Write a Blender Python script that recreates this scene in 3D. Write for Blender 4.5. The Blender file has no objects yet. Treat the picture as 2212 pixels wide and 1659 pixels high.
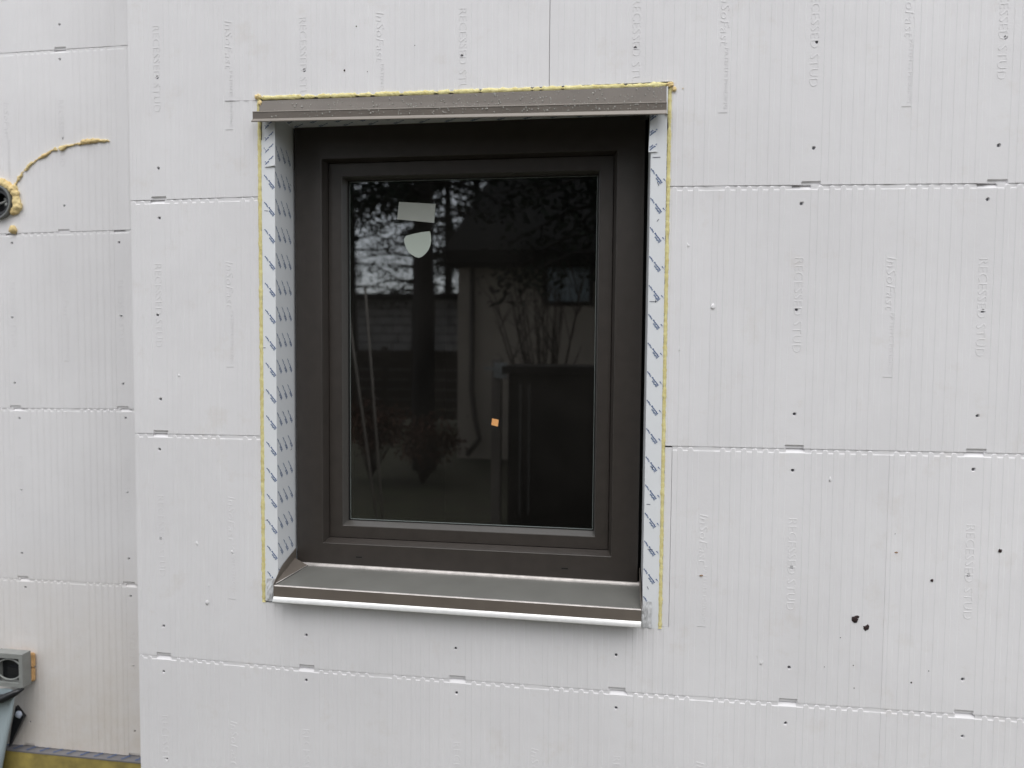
import bpy, bmesh, math, random
from math import radians, sin, cos, pi
from mathutils import Vector, Matrix, noise

sc = bpy.context.scene
COL = sc.collection
GZ = Z = 0.755                  # height of the lowest full panel joint above the ground

# ------------------------------------------------------------------ camera
cam_d = bpy.data.cameras.new('camera'); cam = bpy.data.objects.new('camera', cam_d); COL.objects.link(cam)
cam_d.sensor_width = 36; cam_d.lens = 36*1540/2212; cam_d.clip_start = 0.05; cam_d.clip_end = 500
cam_d.dof.use_dof = True; cam_d.dof.focus_distance = 1.84; cam_d.dof.aperture_fstop = 2.3
def cam_rot(a, b, c):
    ca, sa, cb, sb, cc, s_ = cos(a), sin(a), cos(b), sin(b), cos(c), sin(c)
    yaw = Matrix(((ca, -sa, 0), (sa, ca, 0), (0, 0, 1)))
    pit = Matrix(((1, 0, 0), (0, cb, -sb), (0, sb, cb)))
    rol = Matrix(((cc, 0, s_), (0, 1, 0), (-s_, 0, cc)))
    return yaw @ pit @ rol
M3 = cam_rot(0.14041, -0.05025, -0.00854)
x_, f_, u_ = M3.col[0], M3.col[1], M3.col[2]
cam.matrix_world = Matrix(((x_[0], u_[0], -f_[0], 1.19402), (x_[1], u_[1], -f_[1], -1.73881),
                           (x_[2], u_[2], -f_[2], 0.8445 + GZ), (0, 0, 0, 1)))
sc.camera = cam

# ------------------------------------------------------------------ sky, sun, exposure
SUN_EL, SUN_AZ = 62, -7          # degrees; azimuth measured from straight in front of the wall, positive to the left
w = bpy.data.worlds.new('World'); sc.world = w; w.use_nodes = True
nt = w.node_tree; bg = nt.nodes['Background']
sky = nt.nodes.new('ShaderNodeTexSky'); sky.sky_type = 'NISHITA'; sky.sun_disc = False
sky.sun_elevation = radians(SUN_EL); sky.sun_rotation = radians(180 + SUN_AZ)
sky.air_density = 1.0; sky.dust_density = 1.2; sky.ozone_density = 1.0
hs = nt.nodes.new('ShaderNodeHueSaturation'); hs.inputs['Saturation'].default_value = 0.20
nt.links.new(sky.outputs[0], hs.inputs['Color']); nt.links.new(hs.outputs[0], bg.inputs['Color'])
bg.inputs['Strength'].default_value = 0.10
sun_d = bpy.data.lights.new('sun', 'SUN'); sun = bpy.data.objects.new('sun', sun_d); COL.objects.link(sun)
sun_d.energy = 1.25; sun_d.angle = radians(80); sun_d.color = (1.0, 0.985, 0.96)
to_sun = Vector((-sin(radians(SUN_AZ))*cos(radians(SUN_EL)), -cos(radians(SUN_AZ))*cos(radians(SUN_EL)), sin(radians(SUN_EL))))
sun.rotation_euler = to_sun.to_track_quat('Z', 'Y').to_euler()
sc.view_settings.view_transform = 'Standard'; sc.view_settings.look = 'None'
sc.view_settings.exposure = 1.06; sc.view_settings.gamma = 1.0
sc.cycles.max_bounces = 8; sc.cycles.transparent_max_bounces = 12

# ------------------------------------------------------------------ material helpers
def mat(name, col, rough=0.6, metal=0.0, spec=0.5, var=0.0, var_scale=8.0, bump=0.0, bump_scale=200.0, vor=False, col2=None):
    m = bpy.data.materials.new(name); m.use_nodes = True; t = m.node_tree; b = t.nodes['Principled BSDF']
    b.inputs['Base Color'].default_value = (*col, 1); b.inputs['Roughness'].default_value = rough
    b.inputs['Metallic'].default_value = metal; b.inputs['Specular IOR Level'].default_value = spec
    tc = t.nodes.new('ShaderNodeTexCoord')
    if var or col2:
        n = t.nodes.new('ShaderNodeTexNoise'); n.inputs['Scale'].default_value = var_scale; n.inputs['Detail'].default_value = 6
        t.links.new(tc.outputs['Object'], n.inputs['Vector'])
        r = t.nodes.new('ShaderNodeValToRGB'); r.color_ramp.elements[0].position = 0.3; r.color_ramp.elements[1].position = 0.7
        a = col2 if col2 else tuple(c*(1-var) for c in col)
        z = col if col2 else tuple(min(1, c*(1+var)) for c in col)
        r.color_ramp.elements[0].color = (*a, 1); r.color_ramp.elements[1].color = (*z, 1)
        t.links.new(n.outputs['Fac'], r.inputs['Fac']); t.links.new(r.outputs['Color'], b.inputs['Base Color'])
    if bump:
        if vor:
            n2 = t.nodes.new('ShaderNodeTexVoronoi'); o = n2.outputs['Distance']
        else:
            n2 = t.nodes.new('ShaderNodeTexNoise'); n2.inputs['Detail'].default_value = 4; o = n2.outputs['Fac']
        n2.inputs['Scale'].default_value = bump_scale
        t.links.new(tc.outputs['Object'], n2.inputs['Vector'])
        bp = t.nodes.new('ShaderNodeBump'); bp.inputs['Strength'].default_value = bump; bp.inputs['Distance'].default_value = 0.002
        t.links.new(o, bp.inputs['Height']); t.links.new(bp.outputs['Normal'], b.inputs['Normal'])
    return m

def foam_board_mat(name, dirt):
    m = mat(name, (0.80, 0.79, 0.785), rough=0.85, spec=0.25)
    t = m.node_tree; b = t.nodes['Principled BSDF']
    g = t.nodes.new('ShaderNodeNewGeometry')
    n1 = t.nodes.new('ShaderNodeTexNoise'); n1.inputs['Scale'].default_value = 2.3; n1.inputs['Detail'].default_value = 7; n1.inputs['Roughness'].default_value = 0.62
    t.links.new(g.outputs['Position'], n1.inputs['Vector'])
    r1 = t.nodes.new('ShaderNodeValToRGB')
    r1.color_ramp.elements[0].position = 0.35; r1.color_ramp.elements[0].color = (0.776, 0.766, 0.781, 1)
    r1.color_ramp.elements[1].position = 0.62; r1.color_ramp.elements[1].color = (0.830, 0.821, 0.837, 1)
    t.links.new(n1.outputs['Fac'], r1.inputs['Fac'])
    # faint handling smudges and splashed dirt: blotches with their own outline
    n2 = t.nodes.new('ShaderNodeTexNoise'); n2.inputs['Scale'].default_value = 9; n2.inputs['Detail'].default_value = 9; n2.inputs['Roughness'].default_value = 0.7
    t.links.new(g.outputs['Position'], n2.inputs['Vector'])
    r2 = t.nodes.new('ShaderNodeValToRGB')
    r2.color_ramp.elements[0].position = 0.56 - 0.26*dirt; r2.color_ramp.elements[0].color = (0.42*dirt,)*3 + (1,)
    r2.color_ramp.elements[1].position = 0.80; r2.color_ramp.elements[1].color = (0.35 + 0.6*dirt,)*3 + (1,)
    t.links.new(n2.outputs['Fac'], r2.inputs['Fac'])
    fac = r2.outputs['Color']
    if dirt:
        sx = t.nodes.new('ShaderNodeSeparateXYZ'); t.links.new(g.outputs['Position'], sx.inputs[0])
        mr = t.nodes.new('ShaderNodeMapRange'); mr.inputs['From Min'].default_value = 0.95; mr.inputs['From Max'].default_value = 0.15
        t.links.new(sx.outputs['Z'], mr.inputs['Value'])
        mu = t.nodes.new('ShaderNodeMath'); mu.operation = 'MULTIPLY'
        t.links.new(fac, mu.inputs[0]); t.links.new(mr.outputs[0], mu.inputs[1]); fac = mu.outputs[0]
    oi = t.nodes.new('ShaderNodeObjectInfo'); mrr = t.nodes.new('ShaderNodeMapRange')
    mrr.inputs['To Min'].default_value = 0.965; mrr.inputs['To Max'].default_value = 1.0
    t.links.new(oi.outputs['Random'], mrr.inputs['Value'])
    vm = t.nodes.new('ShaderNodeVectorMath'); vm.operation = 'SCALE'
    t.links.new(r1.outputs['Color'], vm.inputs[0]); t.links.new(mrr.outputs[0], vm.inputs['Scale'])
    mx = t.nodes.new('ShaderNodeMix'); mx.data_type = 'RGBA'
    t.links.new(fac, mx.inputs[0]); t.links.new(vm.outputs[0], mx.inputs[6]); mx.inputs[7].default_value = (0.60, 0.535, 0.46, 1)
    t.links.new(mx.outputs[2], b.inputs['Base Color'])
    v = t.nodes.new('ShaderNodeTexVoronoi'); v.inputs['Scale'].default_value = 260
    t.links.new(g.outputs['Position'], v.inputs['Vector'])
    n3 = t.nodes.new('ShaderNodeTexNoise'); n3.inputs['Scale'].default_value = 28; n3.inputs['Detail'].default_value = 3
    t.links.new(g.outputs['Position'], n3.inputs['Vector'])
    b1 = t.nodes.new('ShaderNodeBump'); b1.inputs['Strength'].default_value = 0.10; b1.inputs['Distance'].default_value = 0.0012
    t.links.new(v.outputs['Distance'], b1.inputs['Height'])
    b2 = t.nodes.new('ShaderNodeBump'); b2.inputs['Strength'].default_value = 0.16; b2.inputs['Distance'].default_value = 0.004
    t.links.new(n3.outputs['Fac'], b2.inputs['Height']); t.links.new(b1.outputs['Normal'], b2.inputs['Normal'])
    t.links.new(b2.outputs['Normal'], b.inputs['Normal'])
    return m

M_EPS = foam_board_mat('white_foam_board', 0.0)
M_EPS2 = foam_board_mat('white_foam_board_splashed', 1.0)
M_CORE = mat('wall_core', (0.30, 0.29, 0.28), 0.9)
M_CUT = mat('shallow_cut', (0.52, 0.50, 0.52), 0.9)
M_SCREW = mat('screw_dark', (0.13, 0.13, 0.15), 0.5, 0.3)
M_MUD = mat('mud', (0.028, 0.014, 0.014), 0.8, bump=0.5, bump_scale=400)
M_RUST = mat('rust_chip', (0.25, 0.15, 0.08), 0.8)
M_TAPE = mat('flashing_tape', (0.80, 0.82, 0.845), 0.32, spec=0.45, bump=0.25, bump_scale=35)
M_TAPE2 = mat('crumpled_tape', (0.66, 0.67, 0.69), 0.35, spec=0.6, var=0.25, var_scale=60, bump=0.6, bump_scale=60)
M_INK = mat('blue_ink', (0.045, 0.105, 0.26), 0.6)
M_PEN = mat('pen_mark', (0.02, 0.025, 0.07), 0.6)
M_FOAM = mat('cut_spray_foam', (0.82, 0.76, 0.40), 0.85, spec=0.2, bump=1.0, bump_scale=180, col2=(0.64, 0.55, 0.24), var_scale=70)
M_FOAM2 = mat('cured_spray_foam', (0.83, 0.69, 0.37), 0.8, spec=0.25, bump=0.9, bump_scale=150, col2=(0.72, 0.53, 0.25), var_scale=25)
M_FRAME = mat('brown_foil', (0.043, 0.0362, 0.0318), 0.40, spec=0.6, bump=0.12, bump_scale=900, var=0.10, var_scale=30)
M_BEAD = mat('bead_foil', (0.085, 0.079, 0.073), 0.32, spec=0.7, bump=0.1, bump_scale=900)
M_GASK = mat('black_gasket', (0.006, 0.006, 0.006), 0.6)
M_SPACER = mat('glass_spacer', (0.36, 0.41, 0.39), 0.35, 0.2)
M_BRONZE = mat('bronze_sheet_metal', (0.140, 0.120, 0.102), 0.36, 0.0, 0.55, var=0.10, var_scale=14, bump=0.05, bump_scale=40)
M_BRONZE_P = mat('bronze_sheet_pan', (0.205, 0.204, 0.190), 0.25, 0.25, 0.9, var=0.07, var_scale=9, bump=0.06, bump_scale=30)  # paler copy of the bronze: sky reflection on the pan put into the colour
M_ALU = mat('bare_aluminium', (0.88, 0.88, 0.87), 0.38, 0.55, 0.5, var=0.05, var_scale=60)
M_HEM = mat('highlit_hem', (0.24, 0.215, 0.19), 0.36, 0.1, 0.5)  # lightened bronze: highlight on the bend and up-tilted lip put into the colour
M_HEM2 = mat('bare_and_highlit_fold', (0.50, 0.47, 0.45), 0.33, 0.3, 0.5, var=.2, var_scale=50)  # bare worn folds; on the corner crease a painted highlight
M_WHITE = mat('white_vinyl', (0.72, 0.73, 0.74), 0.5)
M_PAPER = mat('pale_sticker', (0.43, 0.45, 0.41), 0.6)
M_PAPER2 = mat('pale_green_sticker', (0.50, 0.56, 0.50), 0.6)
M_ORANGE = mat('orange_sticker', (0.86, 0.42, 0.15), 0.7)
M_PIPE = mat('grey_pipe', (0.17, 0.18, 0.18), 0.4, bump=0.1, bump_scale=60)
M_DARK = mat('dark_plastic', (0.012, 0.013, 0.016), 0.35)
M_GREY = mat('grey_plastic', (0.27, 0.28, 0.27), 0.45, var=0.08, var_scale=30)
M_SHEET = mat('blue_grey_plastic', (0.36, 0.43, 0.46), 0.28, spec=0.6, bump=0.5, bump_scale=9)
M_KNOB = mat('pale_blue_plastic', (0.50, 0.55, 0.66), 0.3)
M_YBOARD = mat('yellow_board', (0.42, 0.33, 0.09), 0.85, bump=0.6, bump_scale=60, col2=(0.24, 0.19, 0.06), var_scale=22)
M_LEDGE = mat('grey_ledge_tape', (0.185, 0.18, 0.19), 0.45, var=0.1, var_scale=40)
M_DROP = bpy.data.materials.new('water'); M_DROP.use_nodes = True
_b = M_DROP.node_tree.nodes['Principled BSDF']; _b.inputs['Base Color'].default_value = (0.88, 0.87, 0.82, 1)
_b.inputs['Roughness'].default_value = 0.03; _b.inputs['IOR'].default_value = 1.33; _b.inputs['Transmission Weight'].default_value = 0.72

M_GLASS = bpy.data.materials.new('window_glass'); M_GLASS.use_nodes = True
t = M_GLASS.node_tree; t.nodes.clear()
o_ = t.nodes.new('ShaderNodeOutputMaterial'); mx = t.nodes.new('ShaderNodeMixShader')
tr = t.nodes.new('ShaderNodeBsdfTransparent'); tr.inputs['Color'].default_value = (0.70, 0.74, 0.71, 1)
gl = t.nodes.new('ShaderNodeBsdfGlossy'); gl.inputs['Roughness'].default_value = 0.004; gl.inputs['Color'].default_value = (0.93, 0.97, 1.0, 1)
fr = t.nodes.new('ShaderNodeFresnel'); fr.inputs['IOR'].default_value = 2.8
t.links.new(fr.outputs[0], mx.inputs[0]); t.links.new(tr.outputs[0], mx.inputs[1]); t.links.new(gl.outputs[0], mx.inputs[2]); df = t.nodes.new('ShaderNodeBsdfDiffuse'); df.inputs['Color'].default_value = (0.62, 0.58, 0.52, 1)
tcg = t.nodes.new('ShaderNodeTexCoord'); ng = t.nodes.new('ShaderNodeTexNoise'); ng.inputs['Scale'].default_value = 5; ng.inputs['Detail'].default_value = 8
t.links.new(tcg.outputs['Object'], ng.inputs['Vector']); mg = t.nodes.new('ShaderNodeMapRange')
mg.inputs['From Min'].default_value = .35; mg.inputs['From Max'].default_value = .7; mg.inputs['To Min'].default_value = .006; mg.inputs['To Max'].default_value = .017
t.links.new(ng.outputs['Fac'], mg.inputs['Value']); mx2 = t.nodes.new('ShaderNodeMixShader')
t.links.new(mg.outputs[0], mx2.inputs[0]); t.links.new(mx.outputs[0], mx2.inputs[1]); t.links.new(df.outputs[0], mx2.inputs[2]); t.links.new(mx2.outputs[0], o_.inputs[0])

# ------------------------------------------------------------------ object helpers
def link(name, verts, faces, m, parent=None, smooth=False):
    me = bpy.data.meshes.new(name); me.from_pydata(verts, [], faces); me.update()
    if smooth:
        for p in me.polygons: p.use_smooth = True
    me.materials.append(m)
    o = bpy.data.objects.new(name, me); COL.objects.link(o)
    if parent: o.parent = parent
    return o
def link_bm(name, bm, m, parent=None, smooth=False):
    me = bpy.data.meshes.new(name); bm.to_mesh(me); bm.free()
    if smooth:
        for p in me.polygons: p.use_smooth = True
    me.materials.append(m); o = bpy.data.objects.new(name, me); COL.objects.link(o)
    if parent: o.parent = parent
    return o
def tag(o, label=None, cat=None, group=None, kind=None):
    if label: o['label'] = label
    if cat: o['category'] = cat
    if group: o['group'] = group
    if kind: o['kind'] = kind
    return o
def empty(name, label, cat, group=None):
    o = bpy.data.objects.new(name, None); COL.objects.link(o); o.empty_display_size = 0.1
    return tag(o, label, cat, group)
class MB:
    def __init__(s): s.v = []; s.f = []
    def box(s, x0, x1, y0, y1, z0, z1):
        b = len(s.v)
        s.v += [(x0,y0,z0),(x1,y0,z0),(x1,y1,z0),(x0,y1,z0),(x0,y0,z1),(x1,y0,z1),(x1,y1,z1),(x0,y1,z1)]
        s.f += [tuple(b+i for i in q) for q in ((0,3,2,1),(4,5,6,7),(0,1,5,4),(1,2,6,5),(2,3,7,6),(3,0,4,7))]
        return s
    def prism(s, loop0, loop1):            # two matching loops joined into a closed solid
        b = len(s.v); n = len(loop0); s.v += list(loop0) + list(loop1)
        s.f += [tuple(b+i for i in range(n))[::-1], tuple(b+n+i for i in range(n))]
        s.f += [(b+i, b+(i+1) % n, b+n+(i+1) % n, b+n+i) for i in range(n)]
        return s
    def tube(s, pts, rad, n=8, cap=True):
        rings = []
        for i, p in enumerate(pts):
            p = Vector(p); a = Vector(pts[max(0, i-1)]); c = Vector(pts[min(len(pts)-1, i+1)])
            d = (c-a).normalized(); s1 = d.cross(Vector((0.13, 1, 0.21))).normalized(); s2 = d.cross(s1)
            r = rad(i/(max(1, len(pts)-1))) if callable(rad) else (rad[i] if isinstance(rad, (list, tuple)) else rad)
            b = len(s.v); rings.append(b)
            for k in range(n):
                an = 2*pi*k/n; s.v.append(tuple(p + s1*cos(an)*r + s2*sin(an)*r))
        for a, c in zip(rings, rings[1:]):
            for k in range(n): s.f.append((a+k, a+(k+1) % n, c+(k+1) % n, c+k))
        if cap:
            s.f.append(tuple(rings[0]+k for k in range(n))[::-1]); s.f.append(tuple(rings[-1]+k for k in range(n)))
        return s
    def blob(s, c, r, seed=0, rough=0.25, sq=(1, 1, 1), sub=2):
        bm = bmesh.new(); bmesh.ops.create_icosphere(bm, subdivisions=sub, radius=1)
        b = len(s.v)
        for v in bm.verts:
            k = 1 + rough*noise.noise(v.co*1.7 + Vector((seed*3.1, seed*1.7, 0)))*2
            s.v.append((c[0]+v.co.x*r*k*sq[0], c[1]+v.co.y*r*k*sq[1], c[2]+v.co.z*r*k*sq[2]))
        for f in bm.faces: s.f.append(tuple(b+v.index for v in f.verts))
        bm.free(); return s
    def build(s, name, m, parent=None, smooth=False, bevel=0):
        o = link(name, s.v, s.f, m, parent, smooth)
        if bevel:
            bm = bmesh.new(); bm.from_mesh(o.data); bmesh.ops.remove_doubles(bm, verts=bm.verts, dist=1e-6)
            bmesh.ops.bevel(bm, geom=bm.edges[:], offset=bevel, segments=2, affect='EDGES', clamp_overlap=True)
            bmesh.ops.recalc_face_normals(bm, faces=bm.faces); bm.to_mesh(o.data); bm.free()
        return o
def melt(o, size, it=4):
    m = o.modifiers.new('merge', 'REMESH'); m.mode = 'VOXEL'; m.voxel_size = size; m.use_smooth_shade = True
    m = o.modifiers.new('soften', 'SMOOTH'); m.factor = .5; m.iterations = it
    return o
def interp(x, pts):
    if x <= pts[0][0]: return pts[0][1]
    for (a, b), (c, d) in zip(pts, pts[1:]):
        if x <= c: return b + (d-b)*(x-a)/(c-a)
    return pts[-1][1]

# ------------------------------------------------------------------ lettering
_tc = {}
def text_mesh(s, cap, extrude=0.0, bevel=0.0, shear=0.0, space=1.0, off=0.0):
    key = (s, cap, extrude, bevel, shear, space, off)
    if key in _tc: return _tc[key]
    cu = bpy.data.curves.new('lettering', 'FONT'); cu.body = s; cu.size = cap/0.70; cu.shear = shear; cu.space_character = space
    cu.extrude = extrude; cu.bevel_depth = bevel; cu.bevel_resolution = 0; cu.offset = off; cu.resolution_u = 2; cu.fill_mode = 'FRONT'
    o = bpy.data.objects.new('lettering', cu); COL.objects.link(o)
    dg = bpy.context.evaluated_depsgraph_get(); dg.update()
    me = bpy.data.meshes.new_from_object(o.evaluated_get(dg))
    v = [tuple(q.co) for q in me.vertices]; f = [tuple(p.vertices) for p in me.polygons]
    wd = max((q[0] for q in v), default=0)
    bpy.data.objects.remove(o); bpy.data.curves.remove(cu); bpy.data.meshes.remove(me)
    _tc[key] = (v, f, wd); return _tc[key]

# ------------------------------------------------------------------ ribbed foam panels
IN = 0.0254; PITCH = 0.4064
RIBS = []
for k in range(6):
    a = 1.41 + 0.97*k
    RIBS.append((a*IN, (a+0.50)*IN))
def panel(parent, x0, x1, zb, zt, yf, studs, m, cuts=(), holes=(0.085, 0.318, 0.565), text=True, seed=0, skip_text=(), scallop=True):
    """one moulded panel: recessed stud strips, raised ribs, rounded rib ends and bevelled stud tabs along its top edge.
       zb, zt: functions of x giving the bottom and top edge"""
    rnd = random.Random(seed)
    cols = {round(x0, 5): 0, round(x1, 5): 0}
    hl = []                                       # holes: (x, z offset, jitter)
    for s in studs:
        for hz in holes:
            hx = s + rnd.uniform(-.005, .005); hzz = hz + rnd.uniform(-.008, .008)
            hl.append((hx, hzz))
    xs = set([x0, x1])
    def add(x):
        if x0 + .0004 < x < x1 - .0004: xs.add(x)
    for s in studs + [studs[0]-PITCH, studs[-1]+PITCH]:
        for sg in (-1, 1):
            add(s + sg*.80*IN); add(s + sg*(.80*IN + .0012)); add(s + sg*(.80*IN-.004))
            add(s + sg*7.24*IN); add(s + sg*(7.24*IN + .0010))
            for a, b in RIBS:
                for q in (a, a+.0017, b-.0017, b): add(s + sg*q)
                for j in (.1, .25, .5, .75, .9): add(s + sg*(a + .0017 + (b-a-.0034)*j))
    for hx, hz in hl:
        for q in (-.0046, -.0025, 0, .0025, .0046): add(hx+q)
    for c in cuts: add(c[0]); add(c[1])
    xs = sorted(xs); q = [xs[0]]
    for x in xs[1:]:
        if x - q[-1] > .00025: q.append(x)
    xs = q
    def info(x):
        s = min(studs + [studs[0]-PITCH, studs[-1]+PITCH], key=lambda k: abs(k-x)); u = abs(x-s)
        if u <= .80*IN + .0002: return 'stud', -.0007, 0
        if u >= 7.24*IN + .0008: return 'base', -.0006, 0
        for a, b in RIBS:
            if a - 1e-5 <= u <= b + 1e-5:
                e = min(u-a, b-u)
                return 'rib', .00080*min(1, e/.0016), max(0, 1-((u-(a+b)/2)/((b-a)/2))**2)**.5
        return 'base', 0.0, 0
    rows = [('b', 0), ('b', .0050), ('b', .0085)]
    hz_rows = set()
    for hx, hz in hl:
        for q in (-.0046, -.0025, 0, .0025, .0046): hz_rows.add(round(hz+q, 5))
    H = zt(x0)-zb(x0)
    for z in sorted(hz_rows):
        if .011 < z < H-.013: rows.append(('b', z))
    for c in cuts:
        for z in (c[2], c[3]): rows.append(('abs', z))
    xm = (x0+x1)/2
    def keyz(r): return r[1] + zb(xm) if r[0] == 'b' else r[1]
    lo = zb(xm)+.0005; hi = zt(xm)-.012
    rows = sorted([r for r in rows if keyz(r) < hi and keyz(r) >= zb(xm)-1e-6], key=keyz)
    q = [rows[0]]
    for r in rows[1:]:
        if keyz(r)-keyz(q[-1]) > .0002: q.append(r)
    rows = q + [('t', 0), ('t', 1), ('t', 2)]
    V = []; F = []; n = len(xs)
    for r in rows:
        for x in xs:
            kind, h, arc = info(x)
            if r[0] == 'b':
                z = zb(x)+r[1]
                if kind == 'stud' and r[1] < .006: h = -.0048
                for hx, hz in hl:
                    d = math.hypot(x-hx, r[1]-hz)
                    if d < .0046: h = -.0060 if d < .0036 else h
            elif r[0] == 'abs': z = r[1]
            else:
                top = zt(x)
                if not scallop: z = top - (.004, .002, 0)[r[1]]; 
                elif kind == 'stud':
                    z = top - (.0105, .0010, .0)[r[1]]; h = (h, -.0095, -.0095)[r[1]]
                else:
                    zs = .0112 - .0085*arc
                    z = top - (zs, zs-.0024, 0)[r[1]]; h = (h, -.0013, -.0013)[r[1]]
            V.append((x, yf-h, z))
    nr = len(rows)
    for j in range(nr-1):
        for i in range(n-1):
            cx = (xs[i]+xs[i+1])/2; cz = (V[j*n+i][2]+V[(j+1)*n+i+1][2])/2
            if any(c[0] < cx < c[1] and c[2] < cz < c[3] for c in cuts): continue
            F.append((j*n+i, j*n+i+1, (j+1)*n+i+1, (j+1)*n+i))
    # side faces back into the wall
    cnt = {}
    for f in F:
        for a, b in zip(f, f[1:]+f[:1]):
            cnt.setdefault((min(a, b), max(a, b)), []).append((a, b))
    back = {}
    def bk(i):
        if i not in back:
            back[i] = len(V); V.append((V[i][0], yf+.047, V[i][2]))
        return back[i]
    for e, l in cnt.items():
        if len(l) == 1:
            a, b = l[0]; F.append((b, a, bk(a), bk(b)))
    p = link('insulation_panel', V, F, m, parent)
    # screws at the bottom of the holes
    for hx, hz in hl:
        z = zb(hx)+hz
        if not (x0+.01 < hx < x1-.01) or any(c[0]-.01 < hx < c[1]+.01 and c[2]-.01 < z < c[3]+.01 for c in cuts): continue
        if z > zt(hx)-.014: continue
        mb = MB(); mb.prism([(hx+cos(a)*.0030, yf+.0045, z+sin(a)*.0030) for a in [2*pi*k/10 for k in range(10)]],
                            [(hx+cos(a)*.0032, yf+.0066, z+sin(a)*.0032) for a in [2*pi*k/10 for k in range(10)]])
        mb.build('screw_head', M_SCREW, p)
    # raised lettering moulded into stud strips and label strips, reading downwards
    if text:
        tv, tf = [], []
        def put(s, cap, xb, ztop, ext, sh=0, sp=1.0, fit=None, base=.0006):
            v, f, wd = text_mesh(s, cap, ext, .00030, sh, sp, -.0005 if cap > .01 else -.0003)
            k = fit/wd if fit else 1
            mx_ = [(xb+q[1], yf+base-.0002-q[2], ztop-q[0]*k) for q in v]
            xa, xb2 = xb, xb+cap; za, zb2 = ztop-wd*k, ztop
            for c in cuts:
                if c[0]-.002 < xb2 and xa < c[1]+.002 and c[2]-.002 < zb2 and za < c[3]+.002:
                    # the cut runs through the word: keep the letters outside of it
                    keep = [not (c[0]-.004 < a[0] < c[1]+.004 and c[2]-.004 < a[2] < c[3]+.004) for a in mx_]
                    f = [g for g in f if all(keep[i] for i in g)]
            b = len(tv); tv.extend(mx_); tf.extend(tuple(b+i for i in g) for g in f)
        for s in studs:
            if x0+.02 < s < x1-.02:
                put('RECESSED STUD', .0195, s-.0100, zt(s)-.163, 0.00003, 0, 1.05, .222, .0007)
        for s in [studs[0]-PITCH] + studs:
            c = s+PITCH/2
            if x0+.02 < c < x1-.02:
                put('InSoFast', .0200, c-.0125, zt(c)-.160, .0001, .16, 1.0, .124)
                put('PATENTS PENDING', .0085, c-.0015, zt(c)-.288, .00003, 0, 1.0, .140)
                b = len(tv); zz = zt(c)-.436
                if any(q[0]-.01 < c < q[1]+.01 and q[2]-.01 < zz < q[3]+.01 for q in cuts): continue
                tv.extend([(c-.0135, yf-.0003, zz), (c+.007, yf-.0003, zz), (c+.007, yf+.0004, zz-.0022), (c-.0135, yf+.0004, zz-.0022)]); tf.append((b, b+3, b+2, b+1))
        if tf: link('raised_lettering', tv, tf, m, p)
    return p

# rows of the near wall (world heights) and stud positions measured on each row
def zrow(pts): return lambda x: GZ + interp(x, pts)
R_A = zrow([(-.07, .006), (.41, .001), (1.22, .002), (2.14, .010)])
R_B = zrow([(-.07, .609), (.265, .611), (1.33, .6135), (2.11, .6175)])
R_C = zrow([(-.07, 1.224), (.27, 1.227), (1.32, 1.2295), (2.09, 1.219)])
R_D = zrow([(-.07, 1.836), (2.1, 1.831)]); R_E = zrow([(-.07, 2.445), (2.1, 2.441)])
R_Z = zrow([(-.07, -.606), (2.1, -.604)]); R_Y = lambda x: .06
G = .00025
def up(fn): return lambda x: fn(x)+G
def dn(fn): return lambda x: fn(x)-G
def studs_of(base, a, b, pitch=PITCH):
    """measured stud centres extended on both sides, those lying in the panel"""
    l = list(base)
    while l[-1] < 5: l.append(l[-1]+pitch)
    while l[0] > -4: l.insert(0, l[0]-pitch)
    r = [s for s in l if a-.18 < s < b+.18]
    return r
S0 = [.004, .409, .8146, 1.2197, 1.6191, 2.0122]
S1 = [.003, .410, .814, 1.2155, 1.6205, 2.009]
S2 = [.0054, .410, .815, 1.215, 1.618, 2.0125]
S3 = [.010, .4108, .8208, 1.2376, 1.638, 2.033]
XL = -.07; XR = 3.45
WX0, WX1, WZ0, WZ1 = .2885, 1.3205, .170+GZ, 1.472+GZ      # the hole cut for the window
near = empty('insulated_wall', 'ribbed white foam-clad wall standing forward, with the dark window cut into it', 'wall')
def bounds(start):
    b = [XL]; x = start
    while x < XR-.05:
        if x > XL+.05: b.append(x)
        x += 3*PITCH
    return b + [XR]
def run(bs, zb, zt, S, cuts, seed, G=.00012, **k):
    for i, (a, b) in enumerate(zip(bs, bs[1:])):
        a2 = a + (G if i else 0); b2 = b - G
        cc = [c for c in cuts if c[0] < b2 and c[1] > a2]
        panel(near, a2, b2, up(zb), dn(zt), 0, studs_of(S, a2, b2), M_EPS, [(max(c[0], a2-1), min(c[1], b2+1), c[2], c[3]) for c in cc], seed=seed*10+i, **k)
WIN = (WX0, WX1, WZ0, WZ1)
run(bounds(1.5*PITCH), R_Y, R_Z, S0, [], 1, text=False)
run(bounds(1.5*PITCH), R_Z, R_A, S0, [], 2)
run(bounds(1.5*PITCH), R_A, R_B, S1, [(WX0, 1.3385, WZ0, 3)], 3)
run(bounds(3.494*PITCH), R_B, R_C, S2, [(WX0, WX1, 0, 3)], 4)
run(bounds(1.032), R_C, R_D, S3, [(WX0, WX1, 0, WZ1)], 5, G=.0007)
run(bounds(1.032), R_D, R_E, S3, [], 6)
MB().box(1.3212, 1.3376, .0004, .047, WZ0+.001, R_B(1.33)-.004).build('filler_strip', M_EPS, near)
core = MB()
core.box(XL+.001, WX0-.02, .049, .30, 0.0, 3.19).box(XL+.001, XL+.02, .301, .455, 0.0, 3.19).box(WX1+.02, XR, .049, .30, 0.0, 3.19)
core.box(WX0-.02, WX1+.02, .049, .30, 0.0, WZ0-.02).box(WX0-.02, WX1+.02, .049, .30, WZ1+.02, 3.19)
core.build('wall_core', M_CORE, near)
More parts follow.
